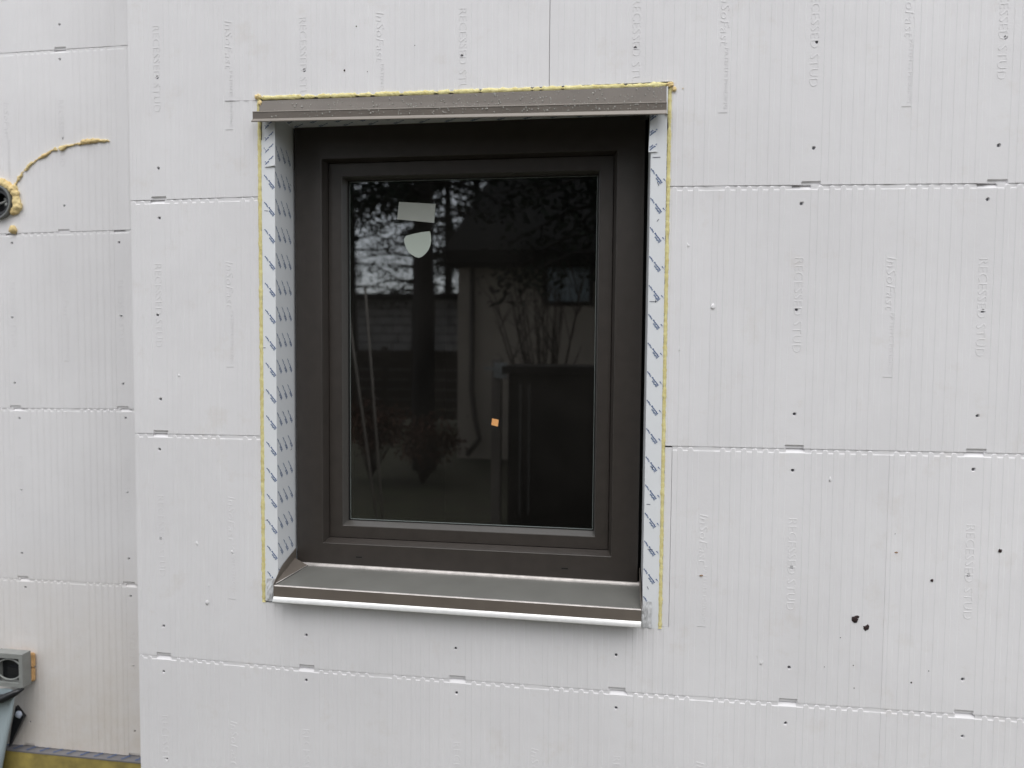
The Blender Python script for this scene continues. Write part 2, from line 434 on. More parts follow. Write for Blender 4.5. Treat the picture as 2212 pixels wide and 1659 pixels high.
MB().prism([(.199,-.0009,1.4716+Z),(.2865,-.0009,1.4690+Z),(.2865,-.0009,1.4681+Z),(.199,-.0009,1.4711+Z)], [(.199,.004,1.4716+Z),(.2865,.004,1.4690+Z),(.2865,.004,1.4681+Z),(.199,.004,1.4711+Z)]).build('cut_line', M_CUT, near)
# dark splashes on the lower right panels
mud = [(1.7651,.2174,.0075),(1.7893,.1979,.0062),(1.9295,.3179,.0032),(2.071,.394,.0040),(1.7644,.1065,.0016),(1.7336,.171,.0013),
       (1.8929,.075,.0022),(1.768,.052,.0012),(1.7,.098,.0010),(1.846,.423,.0011),(.5191,1.5333,.0022),(.5792,1.5272,.0014),(.5507,1.6388,.0018),
       (.70,1.585,.0013),(1.93,.105,.0011)]
for i, (x, z, r) in enumerate(mud):
    mb = MB(); mb.blob((x, -.0006, z+GZ), r, i, .35, (1, .35, 1.05), 2)
    if r > .006: mb.blob((x+r*.7, -.0006, z+GZ+r*.75), r*.5, i+20, .3, (1, .35, 1), 2)
    mb.build('mud_spot', M_MUD, near, True)
for x, z in ((1.8493, .3799), (1.412, .302)):
    MB().blob((x, -.0004, z+GZ), .0035, 3, .4, (1.2, .25, .6), 1).build('rust_chip', M_RUST, near)

for i, (x, z, r) in enumerate(((1.556,.098,.0060),(1.549,.112,.0035),(.132,.160,.0065),(.140,.205,.0045),(.205,.300,.0035),(.105,.318,.005),(1.425,.945,.0055),(1.352,.845,.0045),(1.365,1.09,.004),(.06,.765,.004),(1.70,.545,.004))):
    MB().blob((x, .0002, z+GZ), r, i+40, .45, (.8, .26, 1.2), 2).build('foam_chip', M_EPS, near, True)
# the wall that steps back on the left
YL = .456
back_wall = empty('recessed_wall', 'ribbed white foam-clad wall set back on the left, carrying the pipe and the grey box', 'wall')
L0 = zrow([(-.9, 1.8255), (-.4, 1.829)]); L1 = zrow([(-.893, 1.221), (-.407, 1.228)]); L2 = zrow([(-.911, .6223), (-.419, .629)])
L3 = zrow([(-.93, .0239), (-.431, .0268)]); L4 = zrow([(-.93, -.577), (-.4, -.577)]); L_1 = zrow([(-.9, 2.435), (-.4, 2.438)])
def lrun(edges, zb, zt, S, cuts, seed):
    for i, (a, b) in enumerate(zip(edges, edges[1:])):
        panel(back_wall, a+G, b-G, up(zb), dn(zt), YL, studs_of([S], a, b), M_EPS2, [c for c in cuts if a < c[0] < b], seed=seed*10+i)
PX, PZ = -.8924, 1.3267+GZ
lrun([-2.60, -1.668, -.449, XL], L0, L_1, -.6484, [], 11)
lrun([-2.60, -1.668, -.449, XL], L1, L0, -.6505, [(PX-.036, PX+.036, PZ-.036, PZ+.036)], 12)
lrun([-2.60, -1.458, -.239, XL], L2, L1, -.8510, [], 13)
lrun([-2.60, -1.85, -.636, XL], L3, L2, -.840, [], 14)
lrun([-2.60, -1.44, -.2205, XL], L4, L3, -.8314, [], 15)
MB().box(-2.6, XL, YL+.11, YL+.3, 0, 3.19).box(-2.6, PX-.06, YL+.049, YL+.108, 0, 3.19).box(PX+.06, XL, YL+.049, YL+.108, 0, 3.19).build('wall_core', M_CORE, back_wall)
tb = empty('foundation_board', 'yellow rigid board under the recessed wall with a grey taped ledge on top', 'board')
MB().box(-2.6, XL-.002, .430, YL+.048, 0, .1735).build('yellow_board', M_YBOARD, tb)
lg = MB().prism([(-2.6, .4285, .1745), (-2.6, .4285, .1700), (-2.6, .4298, .1700), (-2.6, YL+.04, .1755), (-2.6, YL+.04, .1772)],
               [(XL-.002, .4285, .1745), (XL-.002, .4285, .1700), (XL-.002, .4298, .1700), (XL-.002, YL+.04, .1755), (XL-.002, YL+.04, .1772)])
lgo = lg.build('ledge_tape', M_LEDGE, tb)
v, f, wd = text_mesh('Flashing Tape', .007, off=.0005)
tv, tf = [], []
for k in range(30):
    x0 = -1.6 + .052*k
    b = len(tv); c, s = cos(.75), sin(.75)
    for q in v:
        a = q[0]*c - q[1]*s; h = q[0]*s + q[1]*c
        if h > .026: h = .026
        tv.append((x0+a*.8, .4300+h, .1778+h*.0027/.028*1.0))
    tf += [tuple(b+i for i in g) for g in f]
link('printed_text', tv, tf, M_INK, lgo)

# ------------------------------------------------------------------ window
FY = .100; GY = .160
win = empty('window', 'dark brown framed single sash window set deep in the white wall', 'window')
def ring(mb, prof, m=None):
    """prof: list of (x0,x1,z0,z1,y) rectangles, joined by mitred faces"""
    b = len(mb.v)
    for (x0, x1, z0, z1, y) in prof: mb.v += [(x0, y, z0), (x1, y, z0), (x1, y, z1), (x0, y, z1)]
    for k in range(len(prof)-1):
        for i in range(4):
            j = (i+1) % 4
            mb.f.append((b+4*k+i, b+4*k+j, b+4*k+4+j, b+4*k+4+i))
    return mb

fo = ring(MB(), [(.340,1.2655,.205+Z,1.452+Z,FY+.070),(.340,1.2655,.205+Z,1.452+Z,FY+.0015),(.3415,1.264,.2065+Z,1.4505+Z,FY),
                 (.4138,1.1981,.3067+Z,1.3447+Z,FY),(.4148,1.1971,.3077+Z,1.3437+Z,FY+.0008),(.4152,1.1967,.3081+Z,1.3433+Z,FY+.002),(.4222,1.1897,.3163+Z,1.3397+Z,FY+.026),(.4222,1.1897,.3163+Z,1.3397+Z,FY+.072)]).build('outer_frame', M_FRAME, win)
for x, z in ((.517, .2724), (1.0776, .2705)):
    MB().box(x-.0085, x+.0085, FY-.0006, FY+.004, z+Z-.0016, z+Z+.0016).build('drain_slot', M_GASK, fo)
sa = ring(MB(), [(.4232,1.1887,.3173+Z,1.3387+Z,FY+.060),(.4232,1.1887,.3173+Z,1.3387+Z,FY+.0285),(.4242,1.1877,.3183+Z,1.3377+Z,FY+.0275),
                 (.4585,1.1550,.3492+Z,1.3035+Z,FY+.0275),(.4592,1.1543,.3500+Z,1.3027+Z,FY+.029)]).build('sash', M_FRAME, win)
ring(MB(), [(.4594,1.1541,.3502+Z,1.3025+Z,FY+.0285),(.4602,1.1533,.3512+Z,1.3017+Z,FY+.0290),(.4668,1.1498,.3590+Z,1.2985+Z,FY+.0555),(.4668,1.1498,.3590+Z,1.2985+Z,FY+.072)]).build('glazing_bead', M_BEAD, sa)
ring(MB(), [(.4670,1.1496,.3592+Z,1.2983+Z,FY+.0562),(.4712,1.1470,.3618+Z,1.2960+Z,FY+.0566),(.4716,1.1466,.3622+Z,1.2956+Z,GY-.0004),(.4660,1.1500,.3585+Z,1.2990+Z,GY-.0004)]).build('glazing_gasket', M_GASK, sa)
link('glass_pane', [(.4655,GY,.3580+Z),(1.1510,GY,.3580+Z),(1.1510,GY,1.2995+Z),(.4655,GY,1.2995+Z)], [(0,1,2,3)], M_GLASS, win)
ring(MB(), [(.4722,1.1462,.3626+Z,1.2952+Z,GY+.0030),(.4742,1.1442,.3644+Z,1.2934+Z,GY+.0034),(.4742,1.1442,.3644+Z,1.2934+Z,GY+.016)]).build('glass_spacer', M_SPACER, win)
ring(MB(), [(.4713,1.1469,.3619+Z,1.2959+Z,GY-.0009),(.4724,1.1458,.3632+Z,1.2948+Z,GY-.0007)]).build('edge_glint', M_SPACER, win)  # added pale ring: bright reflection along the glass edge, put into its colour
ring(MB(), [(.300,1.310,.17+Z,1.475+Z,FY+.045),(.3425,1.2620,.209+Z,1.4485+Z,FY+.045)]).build('perimeter_seal', M_GASK, win)
# the unlit room behind the pane
M_ROOM = mat('dim_room_paint', (0.16, 0.15, 0.14), 0.9)
M_CURT = mat('linen_curtain', (0.42, 0.40, 0.37), 0.9, bump=0.3, bump_scale=60)
rv = [(-.03,.31,.0),(2.6,.31,.0),(2.6,3.4,.0),(-.03,3.4,.0),(-.03,.31,2.7),(2.6,.31,2.7),(2.6,3.4,2.7),(-.03,3.4,2.7)]
link('room_lining', rv, [(0,1,2,3),(4,7,6,5),(1,5,6,2),(2,6,7,3),(3,7,4,0)], M_ROOM, near)
MB().box(-.03, WX0-.02, .301, .309, 0, 2.7).box(WX1+.02, 2.6, .301, .309, 0, 2.7).box(WX0-.02, WX1+.02, .301, .309, 0, WZ0-.02).box(WX0-.02, WX1+.02, .301, .309, WZ1+.02, 2.7).build('room_wall', M_ROOM, near)
# rough opening lining behind the tapes
MB().box(.2980,.3318,.0012,.30,WZ0+.003,1.464+Z).box(1.2755,1.3115,.0012,.30,WZ0+.003,1.462+Z).box(.3325,1.2730,.004,.30,1.4305+Z,1.4640+Z).box(.3325,1.2730,.012,.30,.1745+Z,.2050+Z).build('window_buck', M_WHITE, win)

# ------------------------------------------------------------------ flashing tapes with printed lettering
PI_ = .0685
def tape_print(fold, cols, z0, z1, ang, zsh, pitch=PI_, L=.043, smax=None, smin=0, jag=0):
    """printed lines repeated along a tape: fold maps (s, z) on the unrolled tape to a point in space"""
    tv, tf = [], []
    va, fa, wa = text_mesh('Flashing Tape', .0030, off=.00024); vb, fb, wb = text_mesh('DuPont', .0038, off=.00024)
    c, s = cos(ang), sin(ang)
    n = int((z1-z0)/pitch)+2
    for k in range(-1, n):
        for ci, cs in enumerate(cols):
            zc = z0 + k*pitch + zsh[ci]
            for (vv, ff, kx, dy) in ((va, fa, L/wa, -.0042), (vb, fb, .018/wb, .0002)):
                b = len(tv); pts = []
                for q in vv:
                    a = q[0]*kx - L/2; h = q[1]+dy
                    pts.append((cs + a*c - h*s, zc + a*s + h*c))
                for p in pts: tv.append(fold(*p))
                for g in ff:
                    if all((smin <= pts[i][0] <= smax) and z0 < pts[i][1] < z1 for i in g): tf.append(tuple(b+i for i in g))
    return tv, tf
TZ0, TZ1 = .215+Z, 1.409+Z
LX0, LX1, RX0, RX1 = .2975, .333, 1.2742, 1.3135
# left jamb: wraps from the face of the wall round the corner into the reveal
lt = empty('flashing_tape', 'white printed tape folded round the left side of the window opening, lower long piece', 'tape', 'printed flashing tapes round the window')
o = MB().prism([(LX0,-.0010,.1760+Z),(LX1,-.0010,.1760+Z),(LX1,-.0010,1.368+Z),(LX0,-.0010,1.368+Z)], [(LX0,.0010,.1760+Z),(LX1-.001,.0010,.1760+Z),(LX1-.001,.0010,1.368+Z),(LX0,.0010,1.368+Z)])
o.prism([(LX1,-.0010,.225+Z),(LX1,FY+.015,.225+Z),(LX1,FY+.015,1.4285+Z),(LX1,-.0010,1.4285+Z)], [(LX1-.001,.0011,.225+Z),(LX1-.001,FY+.015,.225+Z),(LX1-.001,FY+.015,1.4285+Z),(LX1-.001,.0011,1.4285+Z)])
o.build('tape', M_TAPE, lt)
def fold_l(s, z):
    if s < LX1-LX0: return (LX0+s, -.0015, z)
    return (LX1+.0005, s-(LX1-LX0)-.001, z)
tv, tf = tape_print(fold_l, [.0185, .050, .080, .110], .215+Z, 1.362+Z, radians(131), [.02, .028, .029, .03], smin=.001, smax=.128)
link('printed_text', tv, tf, M_INK, lt)
rv = random.Random(5); pm = MB()
for (s, z, L, a) in ((.122, .99, .008, 0), (.118, .565, .009, .35), (.012, 1.19, .010, -.1), (.004, .84, .006, 0), (.125, 1.275, .009, -.5), (.006, .39, .007, .3)):
    p = [(s-L/2*cos(a), z+Z-L/2*sin(a)-.0007), (s+L/2*cos(a), z+Z+L/2*sin(a)-.0007), (s+L/2*cos(a), z+Z+L/2*sin(a)+.0007), (s-L/2*cos(a), z+Z-L/2*sin(a)+.0007)]
    b = len(pm.v); pm.v += [fold_l(*q) for q in p]; pm.f.append((b, b+1, b+2, b+3))
pm.build('pen_marks', M_PEN, lt)
# right jamb
rt = empty('flashing_tape', 'white printed tape down the right side of the window opening, lower long piece', 'tape', 'printed flashing tapes round the window')
o = MB().prism([(RX0,-.0010,.165+Z),(RX1,-.0010,.165+Z),(RX1-.002,-.0010,1.40+Z),(RX0+.001,-.0010,1.40+Z)], [(RX0+.001,.0010,.165+Z),(RX1,.0010,.165+Z),(RX1-.002,.0010,1.40+Z),(RX0+.002,.0010,1.40+Z)])
o.prism([(RX0,-.0010,.225+Z),(RX0,FY+.015,.225+Z),(RX0,FY+.015,1.4285+Z),(RX0,-.0010,1.4285+Z)], [(RX0+.0012,.0011,.225+Z),(RX0+.0012,FY+.015,.225+Z),(RX0+.0012,FY+.015,1.4285+Z),(RX0+.0012,.0011,1.4285+Z)])
o.build('tape', M_TAPE, rt)
def fold_r(s, z): return (RX0+s, -.0015, z)
tv, tf = tape_print(fold_r, [.0125, .0420], .225+Z, 1.30+Z, radians(129), [.0, -.024], smin=.001, smax=.0375)
link('printed_text', tv, tf, M_INK, rt)
pm = MB()
for (x, z, L, a) in ((.014, 1.297, .018, 0), (.013, .958, .018, 0), (.0185, .960, .008, 1.4), (.019, 1.235, .010, -1.2), (.010, .47, .009, 0), (.016, .36, .012, 0), (.020, 1.15, .007, .9), (.012, .265, .008, -1.1), (.018, .56, .007, 1.2)):
    c, s = cos(a)*L/2, sin(a)*L/2; nx, nz = -sin(a)*.0007, cos(a)*.0007
    b = len(pm.v); pm.v += [(RX0+x-c-nx, -.0016, z+Z-s-nz), (RX0+x+c-nx, -.0016, z+Z+s-nz), (RX0+x+c+nx, -.0016, z+Z+s+nz), (RX0+x-c+nx, -.0016, z+Z-s+nz)]
    pm.f.append((b, b+1, b+2, b+3))
pm.build('pen_marks', M_PEN, rt)
# head of the reveal
st = empty('flashing_tape', 'white printed tape lining the underside of the window head, below the drip flashing', 'tape', 'printed flashing tapes round the window')
MB().box(LX1+.001, RX0-.001, -.0005, FY+.02, 1.4285+Z, 1.4297+Z).build('tape', M_TAPE, st)
def fold_t(s, x): return (x, s, 1.4280+Z)
tv, tf = tape_print(fold_t, [.02, .05, .08], .34, 1.265, radians(131), [0, .01, .02], smin=.002, smax=.098)
link('printed_text', tv, tf, M_INK, st)
# the two short patches lapped over the long pieces at the top corners
pl = empty('tape_patch', 'short white tape patch lapped over the upper left corner of the window opening', 'tape patch', 'tape patches at the top corners')
MB().prism([(.3075,-.0032,1.300+Z),(.3365,-.0060,1.303+Z),(.3365,-.0045,1.425+Z),(.3065,-.0032,1.425+Z)], [(.3075,-.0018,1.300+Z),(.3365,-.0018,1.303+Z),(.3365,-.0018,1.425+Z),(.3065,-.0018,1.425+Z)]).build('tape', M_TAPE, pl)
def fold_p(s, z): return (.3072+s, -.0038-s*.085, z)
tv, tf = tape_print(fold_p, [.007], 1.305+Z, 1.42+Z, radians(43), [.01], pitch=.030, smin=.001, smax=.028)
link('printed_text', tv, tf, M_INK, pl)
pr = empty('tape_patch', 'short white tape patch lapped over the upper right corner of the window opening', 'tape patch', 'tape patches at the top corners')
MB().prism([(1.2690,-.0045,1.309+Z),(1.2900,-.0032,1.309+Z),(1.2910,-.0032,1.420+Z),(1.2735,-.0032,1.420+Z)], [(1.2690,-.0018,1.309+Z),(1.2900,-.0018,1.309+Z),(1.2910,-.0018,1.420+Z),(1.2735,-.0018,1.420+Z)]).build('tape', M_TAPE, pr)
def fold_q(s, z): return (1.2695+s, -.0049+s*.06, z)
tv, tf = tape_print(fold_q, [.011], 1.312+Z, 1.418+Z, radians(38), [.012], pitch=.0345, L=.036, smin=.0012, smax=.0205)
link('printed_text', tv, tf, M_INK, pr)
# crumpled ends at the bottom corners
def crumple(x0, x1, z0, z1, seed, label):
    n = 9; V = []; F = []
    for j in range(n):
        for i in range(n):
            x = x0+(x1-x0)*i/(n-1); z = z0+(z1-z0)*j/(n-1)
            V.append((x+.0012*noise.noise(Vector((i*.9, j*.8, seed))), -.0022-.0048*abs(noise.noise(Vector((i*.55+seed, j*.45, 2.2)))), z+.0015*noise.noise(Vector((i*.7, j*.9, seed+5)))))
    for j in range(n-1):
        for i in range(n-1): F.append((j*n+i, j*n+i+1, (j+1)*n+i+1, (j+1)*n+i))
    return tag(link('crumpled_tape', V, F, M_TAPE2), label, 'tape', 'crumpled tape ends beside the sill')
crumple(.304, .3325, .175+Z, .236+Z, 1.3, 'crumpled grey tape end at the left end of the metal sill')
crumple(1.2725, 1.2965, .168+Z, .232+Z, 7.7, 'crumpled grey tape end at the right end of the metal sill')

# ------------------------------------------------------------------ spray foam seams
def foam_bead(name, pts, r, m, label, seed, flat=.6, n=8, step=.0035, amp=.45, gaps=0.0):
    P = [Vector(p) for p in pts]; path = []
    for a, b in zip(P, P[1:]):
        k = max(2, int((b-a).length/step))
        for i in range(k): path.append(a.lerp(b, i/k))
    path.append(P[-1])
    V, F, rings = [], [], []
    for i, p in enumerate(path):
        d = (path[min(i+1, len(path)-1)] - path[max(0, i-1)]).normalized()
        s1 = d.cross(Vector((0, 1, 0))).normalized(); s2 = Vector((0, -1, 0))
        t = i*step
        big = noise.noise(Vector((t*38, seed, 0))); med = noise.noise(Vector((t*130, seed+9, 0)))
        rr = r*(1 + amp*big + amp*.7*med)
        if gaps and noise.noise(Vector((t*55, seed+4, 3))) > .42-gaps: rr *= .35
        rr = max(rr, r*.18)
        off = s1*(r*.22*noise.noise(Vector((t*60, seed+20, 0))))
        rings.append(len(V))
        for k in range(n):
            a = 2*pi*k/n
            q = rr*(1 + .25*noise.noise(Vector((t*220, k*1.7, seed))))
            V.append(tuple(p + off + s1*cos(a)*q + s2*sin(a)*q*flat))
    for a, c in zip(rings, rings[1:]):
        for k in range(n): F.append((a+k, a+(k+1) % n, c+(k+1) % n, c+k))
    F.append(tuple(rings[0]+k for k in range(n))); F.append(tuple(rings[-1]+k for k in range(n))[::-1])
    return tag(link(name, V, F, m, None, True), label, 'spray foam', None)
foam_bead('foam_seam', [(.290,-.001,1.4735+Z),(.60,-.001,1.4700+Z),(1.0,-.001,1.4665+Z),(1.318,-.001,1.4635+Z)], .0060, M_FOAM, 'yellow cut spray foam seam running above the brown head flashing', 3, .5, amp=.5, gaps=.16)
foam_bead('foam_seam', [(.2925,-.0005,1.470+Z),(.2925,-.0005,1.0+Z),(.2930,-.0005,.6+Z),(.2930,-.0005,.171+Z)], .0052, M_FOAM, 'yellow cut spray foam seam down the left side of the window', 5, .45, amp=.28)
foam_bead('foam_seam', [(1.3165,-.0005,1.462+Z),(1.3165,-.0005,.95+Z),(1.3168,-.0005,.70+Z),(1.3170,-.0005,.30+Z),(1.3170,-.0005,.166+Z)], .0044, M_FOAM, 'narrow ragged yellow spray foam seam down the right side of the window', 8, .5, amp=.38, gaps=.0)
fb = MB(); fb.blob((.2905,-.003,1.477+Z), .0078, 1, .35, (1.1,.7,.9)).blob((.297,-.004,1.460+Z), .006, 2, .3, (.9,.7,1.2))
tag(melt(fb.build('foam_lump', M_FOAM2, None, True), .0011, 2), 'small foam lump at the upper left corner of the window', 'spray foam', 'lumps at the window corners')
fb = MB(); fb.blob((1.3165,-.004,1.464+Z), .0072, 4, .35, (1.3,.7,1)).blob((1.326,-.003,1.453+Z), .0055, 6, .4, (1,.7,1.2)).blob((1.346,-.001,1.4545+Z), .002, 6, .4, (.7,.5,1.4))
tag(melt(fb.build('foam_lump', M_FOAM2, None, True), .0011, 2), 'small foam lump at the upper right corner of the window', 'spray foam', 'lumps at the window corners')

# ------------------------------------------------------------------ head flashing
hf = empty('head_flashing', 'bronze sheet metal drip flashing over the window head, beaded with rain', 'flashing')
def strip(mb, A, B, th=.0012):
    """bent sheet: A and B are matching profiles (left and right end), thickened inwards"""
    n = len(A); b = len(mb.v); mb.v += list(A)+list(B)+[(p[0], p[1]+th, p[2]-th*.3) for p in A]+[(p[0], p[1]+th, p[2]-th*.3) for p in B]
    for i in range(n-1):
        mb.f.append((b+i, b+n+i, b+n+i+1, b+i+1)); mb.f.append((b+2*n+i, b+2*n+i+1, b+3*n+i+1, b+3*n+i))
        mb.f.append((b+i, b+i+1, b+2*n+i+1, b+2*n+i)); mb.f.append((b+n+i, b+3*n+i, b+3*n+i+1, b+n+i+1))
    mb.f.append((b, b+2*n, b+3*n, b+n)); mb.f.append((b+n-1, b+2*n-1, b+4*n-1, b+3*n-1))
    return mb
hx0, hx1 = .2965, 1.3075
strip(MB(), [(hx0,-.0035,1.466+Z),(hx0,-.0105,1.432+Z),(hx0,-.030,1.4305+Z)], [(hx1,-.0035,1.4605+Z),(hx1,-.0105,1.4165+Z),(hx1,-.030,1.4145+Z)]).build('upper_flange', M_BRONZE, hf)
dx0 = .2905
strip(MB(), [(dx0,-.0295,1.4312+Z),(dx0,-.0308,1.4292+Z),(dx0,-.0308,1.4135+Z)], [(hx1,-.0295,1.4152+Z),(hx1,-.0308,1.4132+Z),(hx1,-.0308,1.3975+Z)]).build('drip_face', M_BRONZE, hf)
strip(MB(), [(dx0,-.0306,1.4133+Z),(dx0,-.0385,1.4050+Z),(dx0,-.0380,1.4035+Z)], [(hx1,-.0306,1.3973+Z),(hx1,-.0385,1.3865+Z),(hx1,-.0380,1.3850+Z)]).build('drip_lip', M_HEM, hf)
strip(MB(), [(dx0,-.0300,1.4318+Z),(dx0,-.0316,1.4306+Z),(dx0,-.0318,1.4292+Z)], [(hx1,-.0300,1.4158+Z),(hx1,-.0316,1.4146+Z),(hx1,-.0318,1.4132+Z)]).build('bend_highlight', M_HEM, hf)  # thin pale strip: painted highlight along the bend
MB().box(1.3082, 1.3118, -.006, .02, 1.395+Z, 1.459+Z).build('end_cap', M_WHITE, hf)
rnd = random.Random(12); dm = MB()
for i in range(620):
    t_ = rnd.random(); x = hx0+.02+(hx1-hx0-.03)*(t_**.75)
    k = (x-hx0)/(hx1-hx0); up_ = rnd.random() < .68
    r = rnd.choice((.0007, .0008, .0010, .0013, .0017, .0021, .0026)) * rnd.uniform(.8, 1.1)
    if up_:
        v_ = rnd.random()**.7; z = (1.466-.0055*k)*(1-v_) + (1.432-.0155*k)*v_; y = -.0035-.007*v_
    else:
        v_ = rnd.uniform(.08, .92); z = (1.4292-.016*k) - .0157*v_; y = -.0308
    dm.blob((x, y-.0002, z+Z), r, i, .12, (1, .55, 1.15), 1)
tag(dm.build('water_droplets', M_DROP, hf, True), kind='stuff')

# ------------------------------------------------------------------ sill
si = empty('window_sill', 'sloping bronze sheet metal sill with a bright drip edge under the window', 'sill')
sx0, sx1 = .3355, 1.2705
def tl(z, x): return z + Z - .007*(x-sx0)/(sx1-sx0) + .0035
def P(x, y, z): return (x, y, tl(z, x))
ns = 14
def sill_sheet(prof, name, m, wob=0.0):
    V, F = [], []; n = len(prof)
    for i in range(ns+1):
        x = sx0+(sx1-sx0)*i/ns
        for (y, z) in prof: V.append(P(x, y, z + wob*noise.noise(Vector((x*4, y*9, 1)))))
    for i in range(ns):
        for k in range(n-1): F.append((i*n+k, i*n+k+1, (i+1)*n+k+1, (i+1)*n+k))
    b = len(V)
    return link(name, V, F, m, si, True)
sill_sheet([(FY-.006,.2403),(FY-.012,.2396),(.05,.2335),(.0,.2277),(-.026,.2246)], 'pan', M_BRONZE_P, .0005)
sill_sheet([(FY+.004,.2480),(FY-.002,.2470),(FY-.0045,.2440),(FY-.006,.2403)], 'back_fold', M_HEM2)
sill_sheet([(-.0260,.2246),(-.0290,.2240),(-.0302,.2225)], 'front_hem', M_HEM2)
sill_sheet([(-.0302,.2225),(-.0306,.1950)], 'fascia', M_BRONZE)
sill_sheet([(-.0306,.1950),(-.0310,.1944),(-.0385,.1838),(-.0380,.1822),(-.0310,.1815),(-.020,.1835)], 'drip_edge', M_ALU)
for (x, sg) in ((sx0-.0008, 1), (sx1+.0004, -1)):
    q = [(x, FY+.002, .285), (x, .028, .264), (x, .012, .2575), (x, -.030, .2290), (x, -.030, .1960), (x, FY+.002, .2350)]
    q = [P(*p) for p in q]
    MB().prism(q, [(p[0]+sg*.0012, p[1], p[2]) for p in q]).build('end_upstand', M_BRONZE, si)
V = [P(sx0+.0008,-.027,.2262), P(sx0+.0375,FY-.0065,.2412), P(sx0+.0010,FY-.0065,.2600), P(sx0+.0008,.012,.2440)]
link('corner_fold', V, [(0,1,2,3)], M_BRONZE, si)
MB().tube([P(sx0+.003,-.024,.2272), P(sx0+.0375,FY-.0065,.2418)], .0011, 6).build('fold_crease', M_HEM2, si, True)  # pale crease: highlight along the fold put into the colour
MB().blob(P(.33+.0, -.0035, .1795), .0085, 3, .5, (.9,.6,.8)).build('sealant_blob', M_MUD, si, True)

# ------------------------------------------------------------------ stickers on the pane
def sticker(pts, m, label, name='sticker', y=GY-.0006):
    n = len(pts); V = [(x, y-.0004, z+Z) for x, z in pts] + [(x, y+.0002, z+Z) for x, z in pts]
    F = [tuple(range(n))] + [tuple(range(n, 2*n))[::-1]] + [(i, n+i, n+(i+1) % n, (i+1) % n) for i in range(n)]
    return tag(link(name, V, F, m), label, 'sticker')
def gp(x, z):   # measured at depth .14, moved along the line of sight of the measurement to the pane
    k = (GY + 1.73881)/(.14 + 1.73881); return (1.19402+(x-1.19402)*k, .8445+(z-.8445)*k)
sticker([gp(.6121,1.1885), gp(.7145,1.1775), gp(.7182,1.2275), gp(.6172,1.2350)], M_PAPER, 'pale grey rectangular sticker on the upper left of the glass')
sh = [(.6314,1.1362),(.6330,1.1240),(.6375,1.1110),(.6445,1.1000),(.6540,1.0925),(.6590,1.0905),(.6610,1.0880),(.6726,1.0851),(.6810,1.0880),(.6900,1.0950),(.6985,1.1050),(.7040,1.1170),(.7065,1.1300),(.7055,1.1450),(.7030,1.1555),(.6800,1.1535),(.6560,1.1490),(.6370,1.1440)]
sticker([gp(*p) for p in sh], M_PAPER2, 'pale green shield-shaped sticker under the rectangular one on the glass')
sticker([gp(*p) for p in [(.8735,.6385),(.8912,.6343),(.8935,.6525),(.8755,.6560)]], M_ORANGE, 'tiny square orange sticker low in the middle of the glass')

# ------------------------------------------------------------------ pipe, foam and grey box on the recessed wall
pi_ = empty('pipe', 'grey plastic pipe end ringed with foam, sticking out of the recessed wall', 'pipe')
N = 48
def lathe(prof, m, name, parent, c=(PX, PZ)):
    V, F = [], []; n = len(prof)
    for i in range(N):
        a = 2*pi*i/N
        for (r, y) in prof: V.append((c[0]+r*cos(a), y, c[1]+r*sin(a)))
    for i in range(N):
        for k in range(n-1): F.append((i*n+k, i*n+k+1, ((i+1) % N)*n+k+1, ((i+1) % N)*n+k))
    return link(name, V, F, m, parent, False)
lathe([(.0575,YL+.02),(.0575,YL-.016),(.0570,YL-.018),(.0525,YL-.018),(.0518,YL-.016),(.0510,YL+.0)], M_PIPE, 'pipe_wall', pi_)
lathe([(.0512,YL-.008),(.0505,YL-.0095),(.0455,YL-.010),(.044,YL-.006),(.042,YL-.0025),(.033,YL-.0022),(.0326,YL+.03)], M_DARK, 'inner_ring', pi_)
lathe([(.0326,YL+.03),(.0001,YL+.03)], M_DARK, 'plug', pi_)
mb = MB(); mb.blob((PX+.020, YL+.012, PZ-.006), .008, 3, .2).blob((PX+.012, YL+.015, PZ+.014), .006, 4, .2).tube([(PX-.03,YL+.01,PZ-.02),(PX,YL+.004,PZ-.004),(PX+.03,YL+.012,PZ+.012)], .004)
mb.build('clamp_screw', M_GREY, pi_, True)
fb = MB()
rnd = random.Random(8)
for k in range(64):
    a = radians(118 - 150*(k/63)) + rnd.gauss(0, .04)
    w_ = .5+.5*noise.noise(Vector((k*.13, 2.2, 0)))*1.6
    ro = .0640 + .010*rnd.random()*w_ + (.006 if 34 < k < 60 else 0)
    fb.blob((PX+cos(a)*ro, YL-.003-.004*rnd.random(), PZ+sin(a)*ro), .0085+.0060*w_*rnd.uniform(.6, 1), k, .28, (1, .8, 1), 2)
for (x, z, r) in ((-.816,1.312,.0150),(-.822,1.330,.0135),(-.870,1.392,.0125)): fb.blob((x, YL-.005, z+Z), r, 3, .2, (1, .8, 1.15), 3)
tag(melt(fb.build('foam_collar', M_FOAM2, None, True), .0024, 3), 'lumpy yellow foam collar around the grey pipe end', 'spray foam')
crk = [(-.827,1.384),(-.812,1.405),(-.795,1.428),(-.775,1.446),(-.744,1.4665),(-.7091,1.4814),(-.694,1.490),(-.674,1.4995),(-.6393,1.5054),(-.5962,1.5133),(-.5533,1.5205),(-.5107,1.5222),(-.4700,1.5195)]
rnd = random.Random(31); fb = MB(); L_ = [Vector((x, YL-.003, z+Z)) for x, z in crk]; seg = []
for a, b in zip(L_, L_[1:]):
    k = max(2, int((b-a).length/.004)); seg += [(a.lerp(b, i/k), (b-a).normalized()) for i in range(k)]
